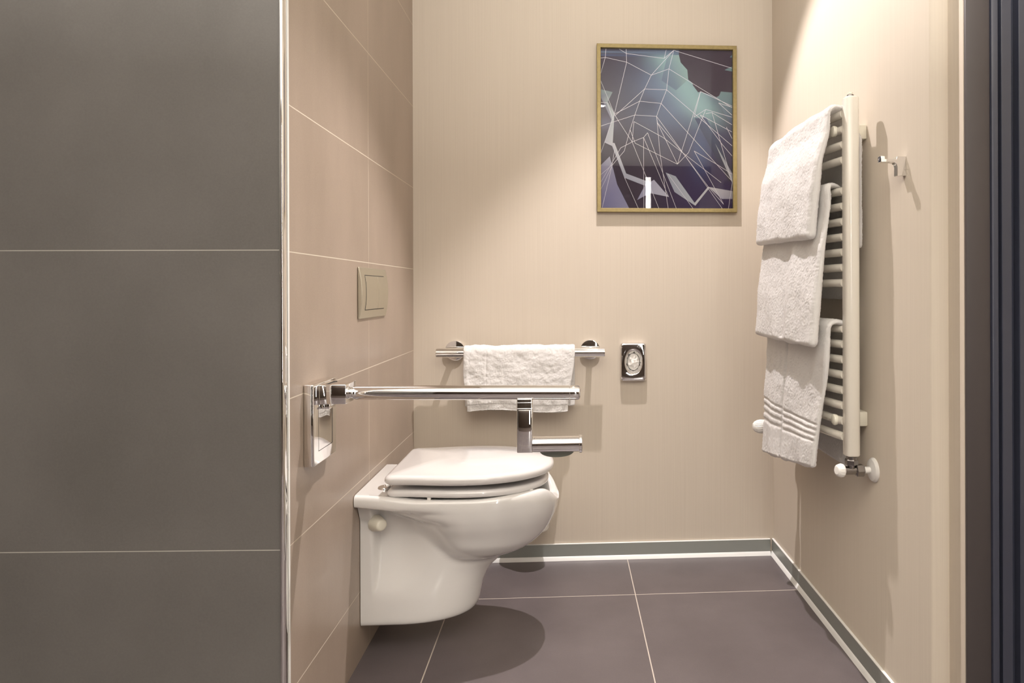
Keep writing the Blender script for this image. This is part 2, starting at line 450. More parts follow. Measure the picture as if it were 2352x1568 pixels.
def seat_plate(name, z0, z1, tip, wmax, wback, xb, mat, r=.009, dome=0, hole=False, tilt=0):
    def plan(ins):
        pts = []; N = 64; xc = -.285
        for i in range(N + 1):
            a = -math.pi / 2 + math.pi * i / N
            # front half (superellipse)
            ca, sa = max(0, math.cos(a)), math.sin(a)
            e = 2 / 2.12
            pts.append((xc + (tip - ins - xc) * ca ** e, (wmax - ins) * math.copysign(abs(sa) ** e, sa)))
        # back edge, rounded corners
        nb = 14
        back = []
        for i in range(1, nb + 1):
            t = i / nb; x = xc + (xb + ins + .02 - xc) * t
            back.append((x, (wmax - ins) + (wback - wmax) * sstep(0, 1, t) * 1.0))
        cr = .020
        for i in range(1, 9):
            a = math.pi / 2 * i / 8
            back.append((xb + ins + .02 - cr * math.sin(a), (wback - ins) - cr + cr * math.cos(a)))
        for i in range(1, 8): back.append((xb + ins, ((wback - ins) - cr) * (1 - 2 * i / 8)))
        bk2 = [(x, -y) for (x, y) in reversed(back[:nb + 8])]
        return pts + back + bk2
    levels = []
    steps = 6
    for i in range(steps + 1):
        a = math.pi / 2 * i / steps; levels.append((z0 + r * .6 * (1 - math.sin(a)), r * .6 * (1 - math.cos(a)) if False else r * (1 - math.sin(a)) * 0))
    lev = []
    for i in range(steps + 1):
        a = math.pi / 2 * i / steps
        lev.append((r * (1 - math.cos(a)), r * (1 - math.sin(a))))     # bottom curve: z offset, inset
    lev = [(z0 + dz, ins) for dz, ins in lev]
    top = []
    r2_ = min(r * 1.1, (z1 - z0) - r)
    for i in range(steps + 1):
        a = math.pi / 2 * i / steps
        top.append((z1 - r2_ * (1 - math.sin(a)), r * 1.3 * (1 - math.cos(a))))
    lv = lev + top
    if dome:
        for k in range(1, 7): lv.append((z1 + dome * math.sin(k / 6 * math.pi / 2) * 1.0, r * 1.3 + .022 * k))
    tz = lambda x: tilt * sstep(-.30, -.05, x)
    V, Fs = [], []
    base = plan(0); n = len(base)
    for (z, ins) in lv:
        P = plan(ins)
        for (x, y) in P: V.append((x, YC + y, z + tz(x)))
    for i in range(len(lv) - 1):
        for j in range(n): Fs.append((i * n + j, i * n + (j + 1) % n, (i + 1) * n + (j + 1) % n, (i + 1) * n + j))
    if hole:
        # ring: inner wall
        k0 = len(V)
        inner = [( -.27 + (.5 * (tip - .0) + .135 - .052) * 0 + .150 * math.cos(a), .115 * math.sin(a)) for a in [(-math.pi / 2 + 2 * math.pi * j / n) for j in range(n)]]
        for z in (z0, z1):
            for (x, y) in inner: V.append((x, YC + y, z + tz(x)))
        L = len(lv)
        for j in range(n):
            jn = (j + 1) % n
            Fs.append((j, jn, k0 + jn, k0 + j)); Fs.append(((L - 1) * n + j, (L - 1) * n + jn, k0 + n + jn, k0 + n + j))
            Fs.append((k0 + j, k0 + jn, k0 + n + jn, k0 + n + j))
    else:
        Fs.append(tuple(range(n))); Fs.append(tuple((len(lv) - 1) * n + j for j in range(n)))
    return mesh_obj(name, V, Fs, mat, None, True, 50)
seat = seat_plate('seat', .4530, .4725, -.056, .184, .165, -.485, M['seat'], r=.008, hole=True, tilt=-.003)
lid = seat_plate('lid', .4860, .5130, -.040, .190, .172, -.490, M['seat'], r=.0115, dome=.013, tilt=0)
parts = [bowl, seat, lid]
for (x, y) in ((-.37, -.172), (-.37, .172), (-.10, -.120), (-.10, .120)):
    parts.append(box('seat_bumper', x - .005, x + .005, YC + y * .96 - .005, YC + y * .96 + .005, .4430, .4560 - (.001 if x > -.2 else 0), M['whitep'], None, .002))
for sg in (-1, 1):
    y = YC + sg * .085
    bm = bmesh.new()
    add_lathe(bm, (-.508, y, .4541), (0, 0, 1), [(0, .019), (.004, .019), (.008, .017), (.010, .012), (.0105, 0)], 32)
    add_lathe(bm, (-.508, y, .4645), (0, 0, 1), [(0, .0035), (.0012, .003), (.0015, 0)], 12)
    add_tube(bm, [(-.500, y + sg * .003, .460), (-.492, y + sg * .006, .470), (-.488, y + sg * .010, .483), (-.480, y + sg * .012, .494)], .0045, 12)
    add_tube(bm, [(-.494, y - .02, .472), (-.494, y + .02, .472)], .0055, 14)
    parts.append(lab(bm_obj('hinge', bm, M['chrome']), 'small round chrome hinge'))
for sg in (-1, 1):
    c = (-.527, YC + sg * .110, .370); ax = (.72, sg * .66, .0)
    parts.append(lathe('bolt_cap', c, ax, [(0, .022), (.003, .0225), (.029, .0165), (.033, .0145), (.035, .011), (.0355, 0)], M['plastic']))
adopt(toilet, parts)

# ------------------------------------------------------------------ flush plate
fp = thing('flush_plate', (XL, 2.06, 1.0), 'champagne coloured dual flush plate on the beige tiled wall', 'flush plate')
def curved_panel(name, y0, y1, z0, z1, t0, t1, mat, x_base, corner=.014, extra=.0, ny=24, nz=18, zc=None, zr=None):
    """panel on the left wall bulging along z (vertical arc)"""
    zc = (z0 + z1) / 2 if zc is None else zc; zr = (z1 - z0) / 2 if zr is None else zr
    V, Fs = [], []
    def th(z): 
        u = (z - zc) / zr; return t0 + (t1 - t0) * (1 - min(1, u * u))
    for i in range(ny + 1):
        v = i / ny; y = y0 + (y1 - y0) * v
        for k in range(nz + 1):
            w = k / nz; z = z0 + (z1 - z0) * w
            V.append((x_base + th(z) + extra, y, z))
    n = nz + 1
    for i in range(ny):
        for k in range(nz): Fs.append((i * n + k, (i + 1) * n + k, (i + 1) * n + k + 1, i * n + k + 1))
    # skirt to the wall
    k0 = len(V)
    border = [i * n for i in range(ny + 1)] + [ny * n + k for k in range(1, n)] + [i * n + nz for i in range(ny - 1, -1, -1)] + [k for k in range(nz - 1, 0, -1)]
    for b in border: V.append((x_base, V[b][1], V[b][2]))
    L = len(border)
    for i in range(L): Fs.append((border[i], border[(i + 1) % L], k0 + (i + 1) % L, k0 + i))
    Fs.append(tuple(range(k0, k0 + L)))
    o = mesh_obj(name, V, Fs, mat, None, True, 40)
    bv = o.modifiers.new('bevel', 'BEVEL'); bv.width = .0022; bv.segments = 3; bv.limit_method = 'ANGLE'; bv.angle_limit = math.radians(50)
    return o
a = curved_panel('frame', 1.921, 2.196, .929, 1.071, .004, .013, M['plate'], XL + .0004)
g = curved_panel('button_gap', 1.957, 2.155, .952, 1.050, .004, .013, M['black'], XL + .0004, extra=.0004, zc=1.0, zr=.071)
g.modifiers.clear()
b1 = curved_panel('flush_button', 1.9595, 2.082, .9540, 1.048, .004, .013, M['plate'], XL + .0004, extra=.0013, zc=1.0, zr=.071)
b2 = curved_panel('flush_button', 2.0845, 2.154, .9540, 1.048, .004, .013, M['plate'], XL + .0004, extra=.0013, zc=1.0, zr=.071)
for o in (b1, b2): o.modifiers['bevel'].width = .0007
adopt(fp, [a, g, b1, b2])

# ------------------------------------------------------------------ hinged grab rail with paper holder
gr = thing('grab_rail', (XL, 1.60, .70), 'long chrome hinged grab rail over the toilet, with paper roll arm', 'grab rail')
RZ, RY = .7770, 1.600
parts = []
parts.append(box('wall_plate', XL + .0005, XL + .022, 1.531, 1.677, .627, .804, M['chrome'], None, .0025, 3))
# raised cover outline on the plate
bm = bmesh.new()
y0, y1, z0, z1 = 1.560, 1.650, .655, .750; X = XL + .0221
for (a0, a1, b0, b1) in ((y0, y0 + .001, z0, z1), (y1 - .001, y1, z0, z1), (y0, y1, z0, z0 + .001)):
    add_box(bm, X, X + .0002, a0, a1, b0, b1)
parts.append(bm_obj('plate_groove', bm, M['black'], None, False))
bm = bmesh.new(); add_box(bm, XL + .0222, -.486, 1.562, 1.640, .757, .800, .0015)
parts.append(bm_obj('hinge_block', bm, M['chrome']))
bm = bmesh.new(); add_box(bm, -.533, -.526, 1.575, 1.630, .7985, .8003); parts.append(bm_obj('hinge_slot', bm, M['black'], None, False))
bm = bmesh.new(); add_box(bm, XL + .0222, XL + .040, 1.578, 1.618, .744, .7565, .002); parts.append(bm_obj('hinge_latch', bm, M['chrome']))
R = .0163
parts.append(lathe('rail_tube', (-.4858, RY, RZ), (1, 0, -.012), [(0, .012), (.004, .0125), (.006, .0150), (.010, .0155), (.012, R), (.490, R), (.4902, R - .0006), (.4912, R - .0006), (.4914, R)], M['chrome'], None, 48))
zc = RZ - .012 * .4914
parts.append(lathe('end_cap', (-.4858 + .4918, RY, zc), (1, 0, -.012), [(0, R), (.018, R), (.0215, R - .001), (.0235, R - .0035), (.0242, R - .008), (.0242, 0)], M['chrome'], None, 48))
h = []
px0, px1 = -.1145, -.0790
zt = RZ - .012 * .38 - .012
bm = bmesh.new(); add_box(bm, px0, px1, RY - .013, RY + .013, .6375, zt, .0022, 3); hang = bm_obj('roll_arm', bm, M['chrome'])
bm = bmesh.new(); add_box(bm, px0 - .0006, px1 + .0006, RY - .0140, RY + .0140, .7365, .7385, .0008); add_box(bm, px0 - .0006, px1 + .0006, RY - .0140, RY + .0140, .7505, .7520, .0006)
col = bm_obj('arm_collar', bm, M['chrome'])
bm = bmesh.new(); add_box(bm, px0 + .0035, px1 - .0028, RY - .0146, RY - .0130, .648, .7345, .0006); face = bm_obj('arm_cover', bm, M['chrome'])
parts += [hang, col, face]
parts.append(lathe('roll_holder', (px1 - .0005, RY, .6540), (1, 0, 0), [(0, .0175), (.1060, .0175), (.1062, .0198), (.1070, .0205), (.1120, .0205), (.1130, .0195), (.1135, .018), (.1136, .0)], M['chrome'], None, 48))
# curved paper brake plate hanging behind the roller
bm = bmesh.new()
N = 28; arc = []
for i in range(N + 1):
    a = math.pi * i / N; arc.append((-.0245 + .040 * math.cos(a) , .6365 - .0175 * math.sin(a) ** .8))
poly = arc + [(-.0645, .645), (.0155, .645)]
add_prism(bm, poly, 'y', RY + .019, RY + .0215)
parts.append(lab(bm_obj('paper_brake', bm, M['rollplate'], None, False), 'grey rounded flap hanging under the roller'))
adopt(gr, parts)

# ------------------------------------------------------------------ towel bar on the back wall
tb = thing('towel_bar', (-.165, YB, .78), 'short chrome towel bar on two round rosettes on the back wall', 'towel bar')
BY, BZ = YB - .068, .780
parts = []
parts.append(lathe('bar', (-.470, BY, BZ + .002), (1, 0, -.006), [(0, 0), (0, .0160), (.001, .0172), (.606, .0172), (.6072, .0160), (.6072, 0)], M['chrome'], None, 40))
for x in (-.4135, .0855):
    parts.append(lathe('rosette', (x, YB - .0005, BZ + .004), (0, -1, 0), [(0, .0370), (.007, .0370), (.0085, .0358), (.0088, .034), (.0088, 0)], M['chrome'], None, 56))
    parts.append(lathe('standoff', (x, YB - .0092, BZ + .001), (0, -1, 0), [(0, .0105), (.048, .0105)], M['chrome'], None, 24))
adopt(tb, parts)

# ------------------------------------------------------------------ bag dispenser
dp = thing('bag_dispenser', (.246, YB, .737), 'small upright chrome bag dispenser with an oval opening on the back wall', 'dispenser')
x0, x1, z0, z1, yf = .198, .2945, .667, .809, YB - .024
def disp_front():
    cx_, cz_ = .2475, .7370; a_, b_ = .0295, .0420; n = 96
    bm = bmesh.new()
    def ring(ax, bz, y): return [bm.verts.new((cx_ + ax * math.cos(2 * math.pi * i / n), y, cz_ + bz * math.sin(2 * math.pi * i / n))) for i in range(n)]
    def rect(x0_, x1_, z0_, z1_, y, cyl=0):
        out = []
        hx, hz = (x1_ - x0_) / 2, (z1_ - z0_) / 2; mx, mz = (x0_ + x1_) / 2, (z0_ + z1_) / 2
        for i in range(n):
            a = 2 * math.pi * i / n; c, s_ = math.cos(a), math.sin(a)
            k = 1 / ((abs(c) ** 14 + abs(s_) ** 14) ** (1 / 14))
            out.append(bm.verts.new((mx + hx * c * k, y, mz + hz * s_ * k)))
        return out
    R_ = [rect(x0, x1, z0, z1, YB - .0006), rect(x0, x1, z0, z1, yf + .006), rect(x0 + .0006, x1 - .0006, z0 + .0006, z1 - .0006, yf + .0025), rect(x0 + .003, x1 - .003, z0 + .003, z1 - .003, yf + .0005)]
    mid = []
    for t in (.12, .3, .5, .7, .85, .94):
        q = rect(x0 + .003, x1 - .003, z0 + .003, z1 - .003, 0); e = ring(a_ + .003, b_ + .003, 0)
        rr = []
        for u, v in zip(q, e):
            p = u.co.lerp(v.co, t); bulge = .0005 * math.sin(math.pi * min(1, t)) + .00012 * math.sin(p.z * 60) * t * (1 - t) * 4
            rr.append(bm.verts.new((p.x, yf - bulge * 1.3, p.z)))
        for u in q + e: bm.verts.remove(u)
        mid.append(rr)
    R_ += mid + [ring(a_ + .001, b_ + .001, yf + .001), ring(a_, b_, yf + .004), ring(a_ * .88, b_ * .88, yf + .012), ring(a_ * .78, b_ * .78, yf + .017)]
    for A, B in zip(R_, R_[1:]):
        for i in range(n): bm.faces.new((A[i], A[(i + 1) % n], B[(i + 1) % n], B[i]))
    bm.faces.new(R_[0]); bm.faces.new(R_[-1])
    return bm_obj('cover', bm, M['chrome'], None, True, 60)
cov = disp_front()
# crumpled bag showing in the opening
V, Fs = [], []; n = 22
for i in range(n + 1):
    for j in range(n + 1):
        u, v = (i / n - .5) * 2, (j / n - .5) * 2
        k = math.sqrt(max(0, 1 - .5 * v * v)), math.sqrt(max(0, 1 - .5 * u * u))
        x = .2475 + u * k[0] * .0225; z = .7375 + v * k[1] * .0315
        d = 1 - (u * k[0]) ** 2 - (v * k[1]) ** 2
        V.append((x, yf + .0145 - .010 * max(0, d) ** .6 + .004 * noise.noise(Vector((x * 130, z * 130, 2))) , z))
for i in range(n):
    for j in range(n): Fs.append((i * (n + 1) + j, (i + 1) * (n + 1) + j, (i + 1) * (n + 1) + j + 1, i * (n + 1) + j + 1))
bag = mesh_obj('bag', V, Fs, M['tissue'], None, True)
adopt(dp, [cov, lab(bag, 'crumpled white bag in the oval opening')])

# ------------------------------------------------------------------ toilet brush holder, mostly behind the toilet
bh = thing('toilet_brush_holder', (-.128, 2.545, .14), 'pale cup of a wall-mounted toilet brush, peeking out behind the toilet bowl', 'toilet brush')
p1 = lathe('cup', (-.128, 2.540, .139), (0, 0, 1), [(0, 0), (0, .050), (.004, .058), (.012, .062), (.20, .064), (.205, .062), (.205, .058), (.02, .055), (.02, 0)], M['frost'], None, 40)
p2 = lathe('handle', (-.128, 2.540, .16), (0, 0, 1), [(0, .010), (.27, .010), (.272, .008), (.272, 0)], M['chrome'], None, 20)
p3 = box('bracket', -.143, -.113, 2.600, YB - .0005, .20, .33, M['chrome'], None, .002)
adopt(bh, [p1, p2, p3])

# ------------------------------------------------------------------ picture
pic = thing('picture', (.377, YB, 1.61), 'gold framed abstract print of dark purple and teal shards crossed by white lines', 'picture')
px0_, px1_, pz0, pz1 = .1135, .6405, 1.297, 1.9235
yF = YB - .021
fwid = .0145
bm = bmesh.new()
def frame_loop(ins, y): return [bm.verts.new(p) for p in ((px0_ + ins, y, pz0 + ins), (px1_ - ins, y, pz0 + ins), (px1_ - ins, y, pz1 - ins), (px0_ + ins, y, pz1 - ins))]
loops = [frame_loop(0, YB - .001), frame_loop(0, yF + .001), frame_loop(.001, yF), frame_loop(fwid - .001, yF), frame_loop(fwid, yF + .001), frame_loop(fwid, YB - .005), frame_loop(fwid, YB - .001)]
loops.append(loops[0])
for A, B in zip(loops, loops[1:]):
    for i in range(4): bm.faces.new((A[i], A[(i + 1) % 4], B[(i + 1) % 4], B[i]))
fr = lab(bm_obj('frame', bm, M['gold'], None, False), 'narrow brushed gold frame')
ax0, ax1, az0, az1 = px0_ + fwid, px1_ - fwid, pz0 + fwid, pz1 - fwid
yP = YB - .006
def uv(p): return ((p[0] - 137) / 1093, (1418 - p[1]) / 1312)
def at(p, lay):
    u, v = uv(p); u = min(1, max(0, u)); v = min(1, max(0, v))
    return (ax0 + (ax1 - ax0) * u, yP - lay * .00006, az0 + (az1 - az0) * v)
def lin(c): return srgb(*c)[:3]
def lerp3(a, b, t): return tuple(a[i] + (b[i] - a[i]) * t for i in range(3))
def bg(X, Y):
    base = lin((60, 48, 66))
    # blue lower band, purple corner
    base = lerp3(base, lin((62, 48, 92)), .75 * sstep(650, 1250, Y) * sstep(450, 900, X))
    base = lerp3(base, lin((70, 72, 104)), .8 * math.exp(-(((X - 1050) / 260) ** 2 + ((Y - 850) / 170) ** 2)))
    # slate diagonal body
    d = abs((X - 780) * .80 + (Y - 560) * -.25) ; s_ = math.exp(-((X - 730) / 330) ** 2 - ((Y - 470) / 330) ** 2)
    base = lerp3(base, lin((108, 124, 156)), min(1, 1.15 * s_))
    s2 = math.exp(-((X - (690 + (Y - 150) * .62)) / 165) ** 2) * sstep(95, 190, Y) * (1 - sstep(560, 830, Y))
    base = lerp3(base, lin((150, 184, 188)), min(1, 1.0 * s2))
    s3 = math.exp(-((X - 520) / 130) ** 2 - ((Y - 560) / 90) ** 2)
    base = lerp3(base, lin((52, 56, 84)), .7 * s3)
    s4 = math.exp(-((X - 960) / 80) ** 2 - ((Y - 960) / 190) ** 2)
    base = lerp3(base, lin((76, 100, 150)), .55 * s4)
    base = lerp3(base, lin((112, 110, 136)), .8 * math.exp(-(((X - 180) / 80) ** 2 + ((Y - 720) / 60) ** 2)))
    for yy, cc, ww in ((128, (110, 130, 160), 10), (152, (80, 100, 140), 6)):
        base = lerp3(base, lin(cc), .8 * math.exp(-((Y - yy + (X - 600) * .01) / ww) ** 2))
    return base
PV, PF, PC = [], [], []
GX, GY = 84, 100
for i in range(GX + 1):
    for j in range(GY + 1):
        p = (137 + 1093 * i / GX, 106 + 1312 * j / GY)
        PV.append(at(p, 0)); PC.append(bg(*p))
for i in range(GX):
    for j in range(GY):
        a = i * (GY + 1) + j; PF.append((a, a + GY + 1, a + GY + 2, a + 1))
def poly(pts, cols, lay):
    k = len(PV); lay = lay + .004 * (len(PF) - GX * GY)
    for i, p in enumerate(pts): PV.append(at(p, lay)); PC.append(lin(cols[i % len(cols)]))
    PF.append(tuple(range(k, k + len(pts))))
G_ = (62, 50, 66)
# teal shard edges, dark shard top right, pale shards
poly([(785, 148), (800, 210), (855, 270), (862, 350), (900, 380), (900, 395), (945, 455), (965, 447), (1100, 492), (1120, 480), (1135, 445), (1230, 452), (1230, 106), (785, 106)], [G_], 1)
poly([(785, 148), (690, 150), (640, 360), (760, 440), (862, 350), (855, 270), (800, 210)], [(150, 178, 178), (135, 160, 172), (105, 120, 146), (110, 130, 150), (150, 178, 176), (152, 182, 180), (152, 182, 180)], 1)
poly([(1100, 492), (1120, 480), (1135, 445), (1230, 452), (1230, 730), (1160, 620)], [(128, 150, 158), (120, 146, 152), (120, 146, 150), (110, 136, 140), (70, 80, 110), (110, 128, 144)], 1)
poly([(915, 670), (1010, 660), (1230, 1080), (1230, 1200), (1195, 1180)], [(74, 84, 116), (82, 96, 126), (56, 50, 74), (50, 42, 60), (52, 44, 62)], 1)
poly([(1165, 266), (1228, 236), (1230, 278)], [(110, 136, 140)], 2)
poly([(1210, 160), (1230, 138), (1230, 162)], [(100, 124, 136)], 2)
poly([(137, 440), (235, 462), (195, 540), (225, 600), (225, 690), (137, 505)], [(125, 142, 146), (135, 152, 154), (160, 172, 176), (170, 180, 184), (150, 150, 170), (110, 112, 130)], 2)
poly([(195, 540), (250, 640), (235, 880), (168, 876), (225, 690)], [(160, 172, 176), (190, 200, 202), (205, 208, 214), (190, 192, 204), (176, 182, 192)], 2)
poly([(168, 876), (250, 880), (345, 1130), (330, 1165), (230, 905)], [(205, 206, 216), (215, 216, 222), (190, 194, 208), (180, 184, 200), (196, 198, 210)], 2)
poly([(345, 1130), (510, 1190), (525, 1225), (500, 1230), (330, 1165)], [(186, 188, 204), (195, 198, 212), (188, 190, 208), (180, 182, 200), (178, 182, 200)], 2)
poly([(210, 990), (240, 1100), (270, 1220), (370, 1418), (137, 1418), (137, 1062)], [(176, 176, 196), (160, 160, 186), (146, 144, 178), (150, 150, 182), (120, 118, 160), (160, 158, 184)], 2)
poly([(575, 1180), (700, 1322), (540, 1290), (435, 1348), (500, 1225)], [(186, 184, 206), (196, 196, 212), (180, 180, 202), (160, 160, 190), (176, 176, 200)], 2)
poly([(672, 1120), (755, 1150), (910, 1366), (920, 1374), (918, 1393), (745, 1280)], [(170, 176, 190), (176, 182, 194), (190, 196, 206), (205, 208, 214), (200, 202, 212), (166, 170, 188)], 2)
poly([(910, 1372), (1024, 1236), (1036, 1246), (918, 1393)], [(210, 212, 218)], 2)
poly([(1028, 1236), (1230, 1270), (1230, 1335), (1140, 1336)], [(206, 206, 214), (176, 172, 184), (170, 166, 182), (180, 178, 196)], 2)
poly([(1085, 875), (1230, 1125), (1230, 1208), (1222, 1190)], [(170, 178, 184), (150, 150, 172), (196, 196, 206), (186, 186, 198)], 2)
LINES = [[(182, 106), (176, 178), (137, 184)], [(137, 310), (176, 178), (352, 214), (555, 318), (702, 264), (742, 110), (662, 178), (350, 143), (290, 106)], [(348, 106), (352, 214), (250, 640)],
 [(662, 178), (680, 108)], [(742, 110), (555, 318), (500, 432), (458, 534), (418, 648), (378, 770), (330, 945), (232, 1060), (137, 1258)], [(742, 110), (1228, 250)], [(702, 264), (1228, 578)], [(702, 264), (682, 437), (636, 550), (598, 657), (605, 710), (770, 1050), (862, 955), (1008, 595), (910, 660), (965, 447), (1228, 565)],
 [(682, 437), (500, 432), (255, 655)], [(636, 550), (458, 534), (255, 640)], [(598, 657), (418, 648), (137, 742)], [(682, 437), (1228, 895)], [(636, 550), (1228, 1190)], [(598, 657), (830, 975), (1030, 1240), (1155, 1380), (910, 940), (1100, 1050), (1228, 1130)],
 [(605, 710), (830, 975), (1145, 1418)], [(410, 702), (650, 830), (1135, 1200)], [(410, 702), (395, 870), (300, 920), (137, 1200)], [(378, 770), (420, 880), (770, 1050), (965, 447)], [(395, 870), (490, 832), (523, 793), (760, 1418)], [(490, 832), (490, 1418)], [(490, 832), (695, 1320)],
 [(395, 870), (615, 1418)], [(598, 657), (625, 960), (692, 1418)], [(1008, 595), (1228, 657)], [(960, 640), (1150, 890), (1228, 980)], [(960, 640), (1228, 780)], [(1060, 620), (1228, 720)], [(1060, 620), (1228, 1200)], [(1008, 630), (1060, 620)], [(1115, 540), (1228, 640)], [(1115, 540), (1228, 575)],
 [(137, 370), (255, 655), (395, 870)], [(137, 960), (250, 640)], [(137, 1140), (230, 1060)], [(225, 1080), (145, 1418)], [(330, 1160), (445, 1418)], [(1228, 1200), (1195, 1418)], [(690, 1130), (900, 1418)], [(1180, 740), (1228, 835)], [(137, 548), (190, 550), (240, 690)], [(250, 940), (225, 1080)], [(990, 640), (862, 955)]]
_lay = 3.0
for pl in LINES:
    for a, b in zip(pl, pl[1:]):
        _lay += .02
        d = Vector((b[0] - a[0], b[1] - a[1])); n_ = Vector((-d.y, d.x)).normalized() * 1.7
        poly([(a[0] + n_.x, a[1] + n_.y), (b[0] + n_.x, b[1] + n_.y), (b[0] - n_.x, b[1] - n_.y), (a[0] - n_.x, a[1] - n_.y)], [(232, 230, 238)], _lay)
k = len(PV)
me = bpy.data.meshes.new('print'); me.from_pydata(PV, [], PF); me.update()
ca = me.color_attributes.new('art', 'FLOAT_COLOR', 'POINT')
for i, c in enumerate(PC): ca.data[i].color = (c[0], c[1], c[2], 1)
t = NT('printed_artwork'); at_ = t.n('ShaderNodeVertexColor', layer_name='art'); t.l(at_.outputs[0], t.b.inputs['Base Color']); t.set(Roughness=.5); t.b.inputs['Specular IOR Level'].default_value = .2
me.materials.append(t.m); pr = bpy.data.objects.new('print', me); C.objects.link(pr)
bk = box('backing', ax0 - .001, ax1 + .001, YB - .0055, YB - .001, az0 - .001, az1 + .001, M['black'])
gl = box('glass', ax0, ax1, YB - .0125, YB - .0105, az0, az1, M['glass'])
adopt(pic, [fr, pr, bk, gl])

# ------------------------------------------------------------------ towel radiator
PX, PYN, PYF = .722, 1.735, 2.300
rad = thing('towel_radiator', (PX, (PYN + PYF) / 2, .58), 'tall cream towel radiator with horizontal rungs on the right wall', 'radiator')
parts = []
def post(y):
    bm = bmesh.new(); pr_ = []
    for i in range(24):                       # rounded D profile, round side to the room
        a = 2 * math.pi * i / 24; c, s_ = math.cos(a), math.sin(a)
        e = .62
        pr_.append((PX + .0185 * math.copysign(abs(c) ** e, c), y + .0205 * math.copysign(abs(s_) ** e, s_)))
    rings = []
    for (z, k) in ((.583, .86), (.5845, .95), (.587, 1), (1.489, 1), (1.4925, .95), (1.4945, .84), (1.495, .6)):
        rings.append([bm.verts.new((PX + (x - PX) * k, y + (yy - y) * k, z)) for (x, yy) in pr_])
    for A, B in zip(rings, rings[1:]):
        for i in range(24): bm.faces.new((A[i], A[(i + 1) % 24], B[(i + 1) % 24], B[i]))
    bm.faces.new(rings[0]); bm.faces.new(rings[-1])
    return bm_obj('post', bm, M['enamel'], None, True, 45)
parts += [post(PYN), post(PYF)]
def rung(z, mat=None):
    bm = bmesh.new(); pts = []
    for i in range(25):
        t = i / 24; y = PYN + .014 + (PYF - PYN - .028) * t
        pts.append((PX - .012 - .030 * math.sin(math.pi * t) ** .8 if 0 < t < 1 else PX - .012, y, z))
    add_tube(bm, pts, .0108, 16)
    return bm_obj('rung', bm, M['enamel'])
KS = [0, 1, 2, 3, 5, 6, 7, 8, 9, 10, 11, 14, 15, 16, 17, 18, 19, 20, 21]
for k in KS: parts.append(rung(1.4555 - .0394 * k))
for y in (PYN + .012, PYF - .012):
    for z in (1.416, .668):
        bm = bmesh.new(); add_box(bm, .743, XR - .0005, y + .024, y + .062, z - .019, z + .019, .004)
        add_tube(bm, [(.700, y + .028, z), (.745, y + .028, z)], .006, 12)
        add_lathe(bm, (.699, y + .026, z), (-1, 0, 0), [(0, .013), (.006, .0145), (.010, .013), (.012, .008), (.012, 0)], 24)
        parts.append(lab(bm_obj('wall_bracket', bm, M['plastic']), 'pale plastic clamp between radiator and wall'))
bm = bmesh.new()
add_lathe(bm, (PX, PYN, 1.495), (0, 0, 1), [(0, .010), (.0025, .010), (.0025, .0085), (.006, .0085), (.007, .007), (.007, 0)], 6)
parts.append(bm_obj('vent_screw', bm, M['valve']))
bm = bmesh.new(); add_lathe(bm, (PX, PYN, 1.5021), (0, 0, 1), [(0, .0065), (.004, .0065), (.0045, .0055), (.0045, 0)], 20)
parts.append(bm_obj('vent_cap', bm, M['plastic']))
# near valve
VZ = .545
bm = bmesh.new()
add_lathe(bm, (PX, PYN, .583), (0, 0, -1), [(-.002, .011), (.003, .011), (.003, .0135), (.009, .0135)], 24)
add_lathe(bm, (PX, PYN, .575), (0, 0, -1), [(0, .0140), (.003, .0165), (.014, .0165), (.017, .0140)], 6)
add_lathe(bm, (PX, PYN, .560), (0, 0, -1), [(0, .009), (.014, .0095), (.024, .006), (.024, 0)], 24)
add_lathe(bm, (PX - .022, PYN, VZ), (1, 0, 0), [(0, .0105), (.034, .0105)], 24)
add_lathe(bm, (PX + .010, PYN, VZ), (1, 0, 0), [(0, .013), (.002, .0165), (.018, .0165), (.021, .014)], 6)
vb = bm_obj('valve_body', bm, M['valve'], None, True, 30)
vk = lathe('valve_knob', (PX - .0225, PYN, VZ), (-1, -.25, .1), [(0, .014), (.002, .0170), (.006, .0178), (.015, .0150), (.019, .0100), (.0195, .005), (.0195, 0)], M['whitep'], None, 14, 20)
vp = lathe('supply_pipe', (PX + .031, PYN, VZ), (1, 0, 0), [(0, .0085), (XR - PX - .034, .0085)], M['whitep'], None, 20)
vr = lathe('pipe_rosette', (XR - .0005, PYN, VZ), (-1, 0, 0), [(0, .031), (.003, .031), (.008, .027), (.011, .016), (.012, .009)], M['whitep'], None, 40)
parts += [lab(vb, 'dark metal valve body'), vk, vp, vr]
# far thermostat head
bm = bmesh.new()
VZ2 = .548; TX = .644
n = 60; prof = [(0, .0175), (.004, .0200), (.020, .0225), (.030, .0230), (.040, .0215), (.050, .0165), (.056, .0090), (.058, 0)]
add_lathe(bm, (TX + .032, PYF, VZ2), (-1, 0, 0), prof, n)
for v in bm.verts:
    if v.co.x < TX + .010:
        a = math.atan2(v.co.z - VZ2, v.co.y - PYF)
        if int(round((a % (2 * math.pi)) / (2 * math.pi) * n)) % 3 == 0:
            v.co.y = PYF + (v.co.y - PYF) * .93; v.co.z = VZ2 + (v.co.z - VZ2) * .93
th = lab(bm_obj('thermostat_head', bm, M['whitep'], None, True, 25), 'white ribbed thermostat head')
bm = bmesh.new()
add_lathe(bm, (TX + .0325, PYF, VZ2), (1, 0, 0), [(0, .011), (.045, .011), (.060, .0155), (.075, .0155)], 20)
add_lathe(bm, (PX, PYF, .583), (0, 0, -1), [(0, .011), (.014, .0150), (.040, .0150)], 6)
add_lathe(bm, (TX + .10, PYF, VZ2), (1, 0, 0), [(0, .008), (XR - TX - .1005, .008)], 16)
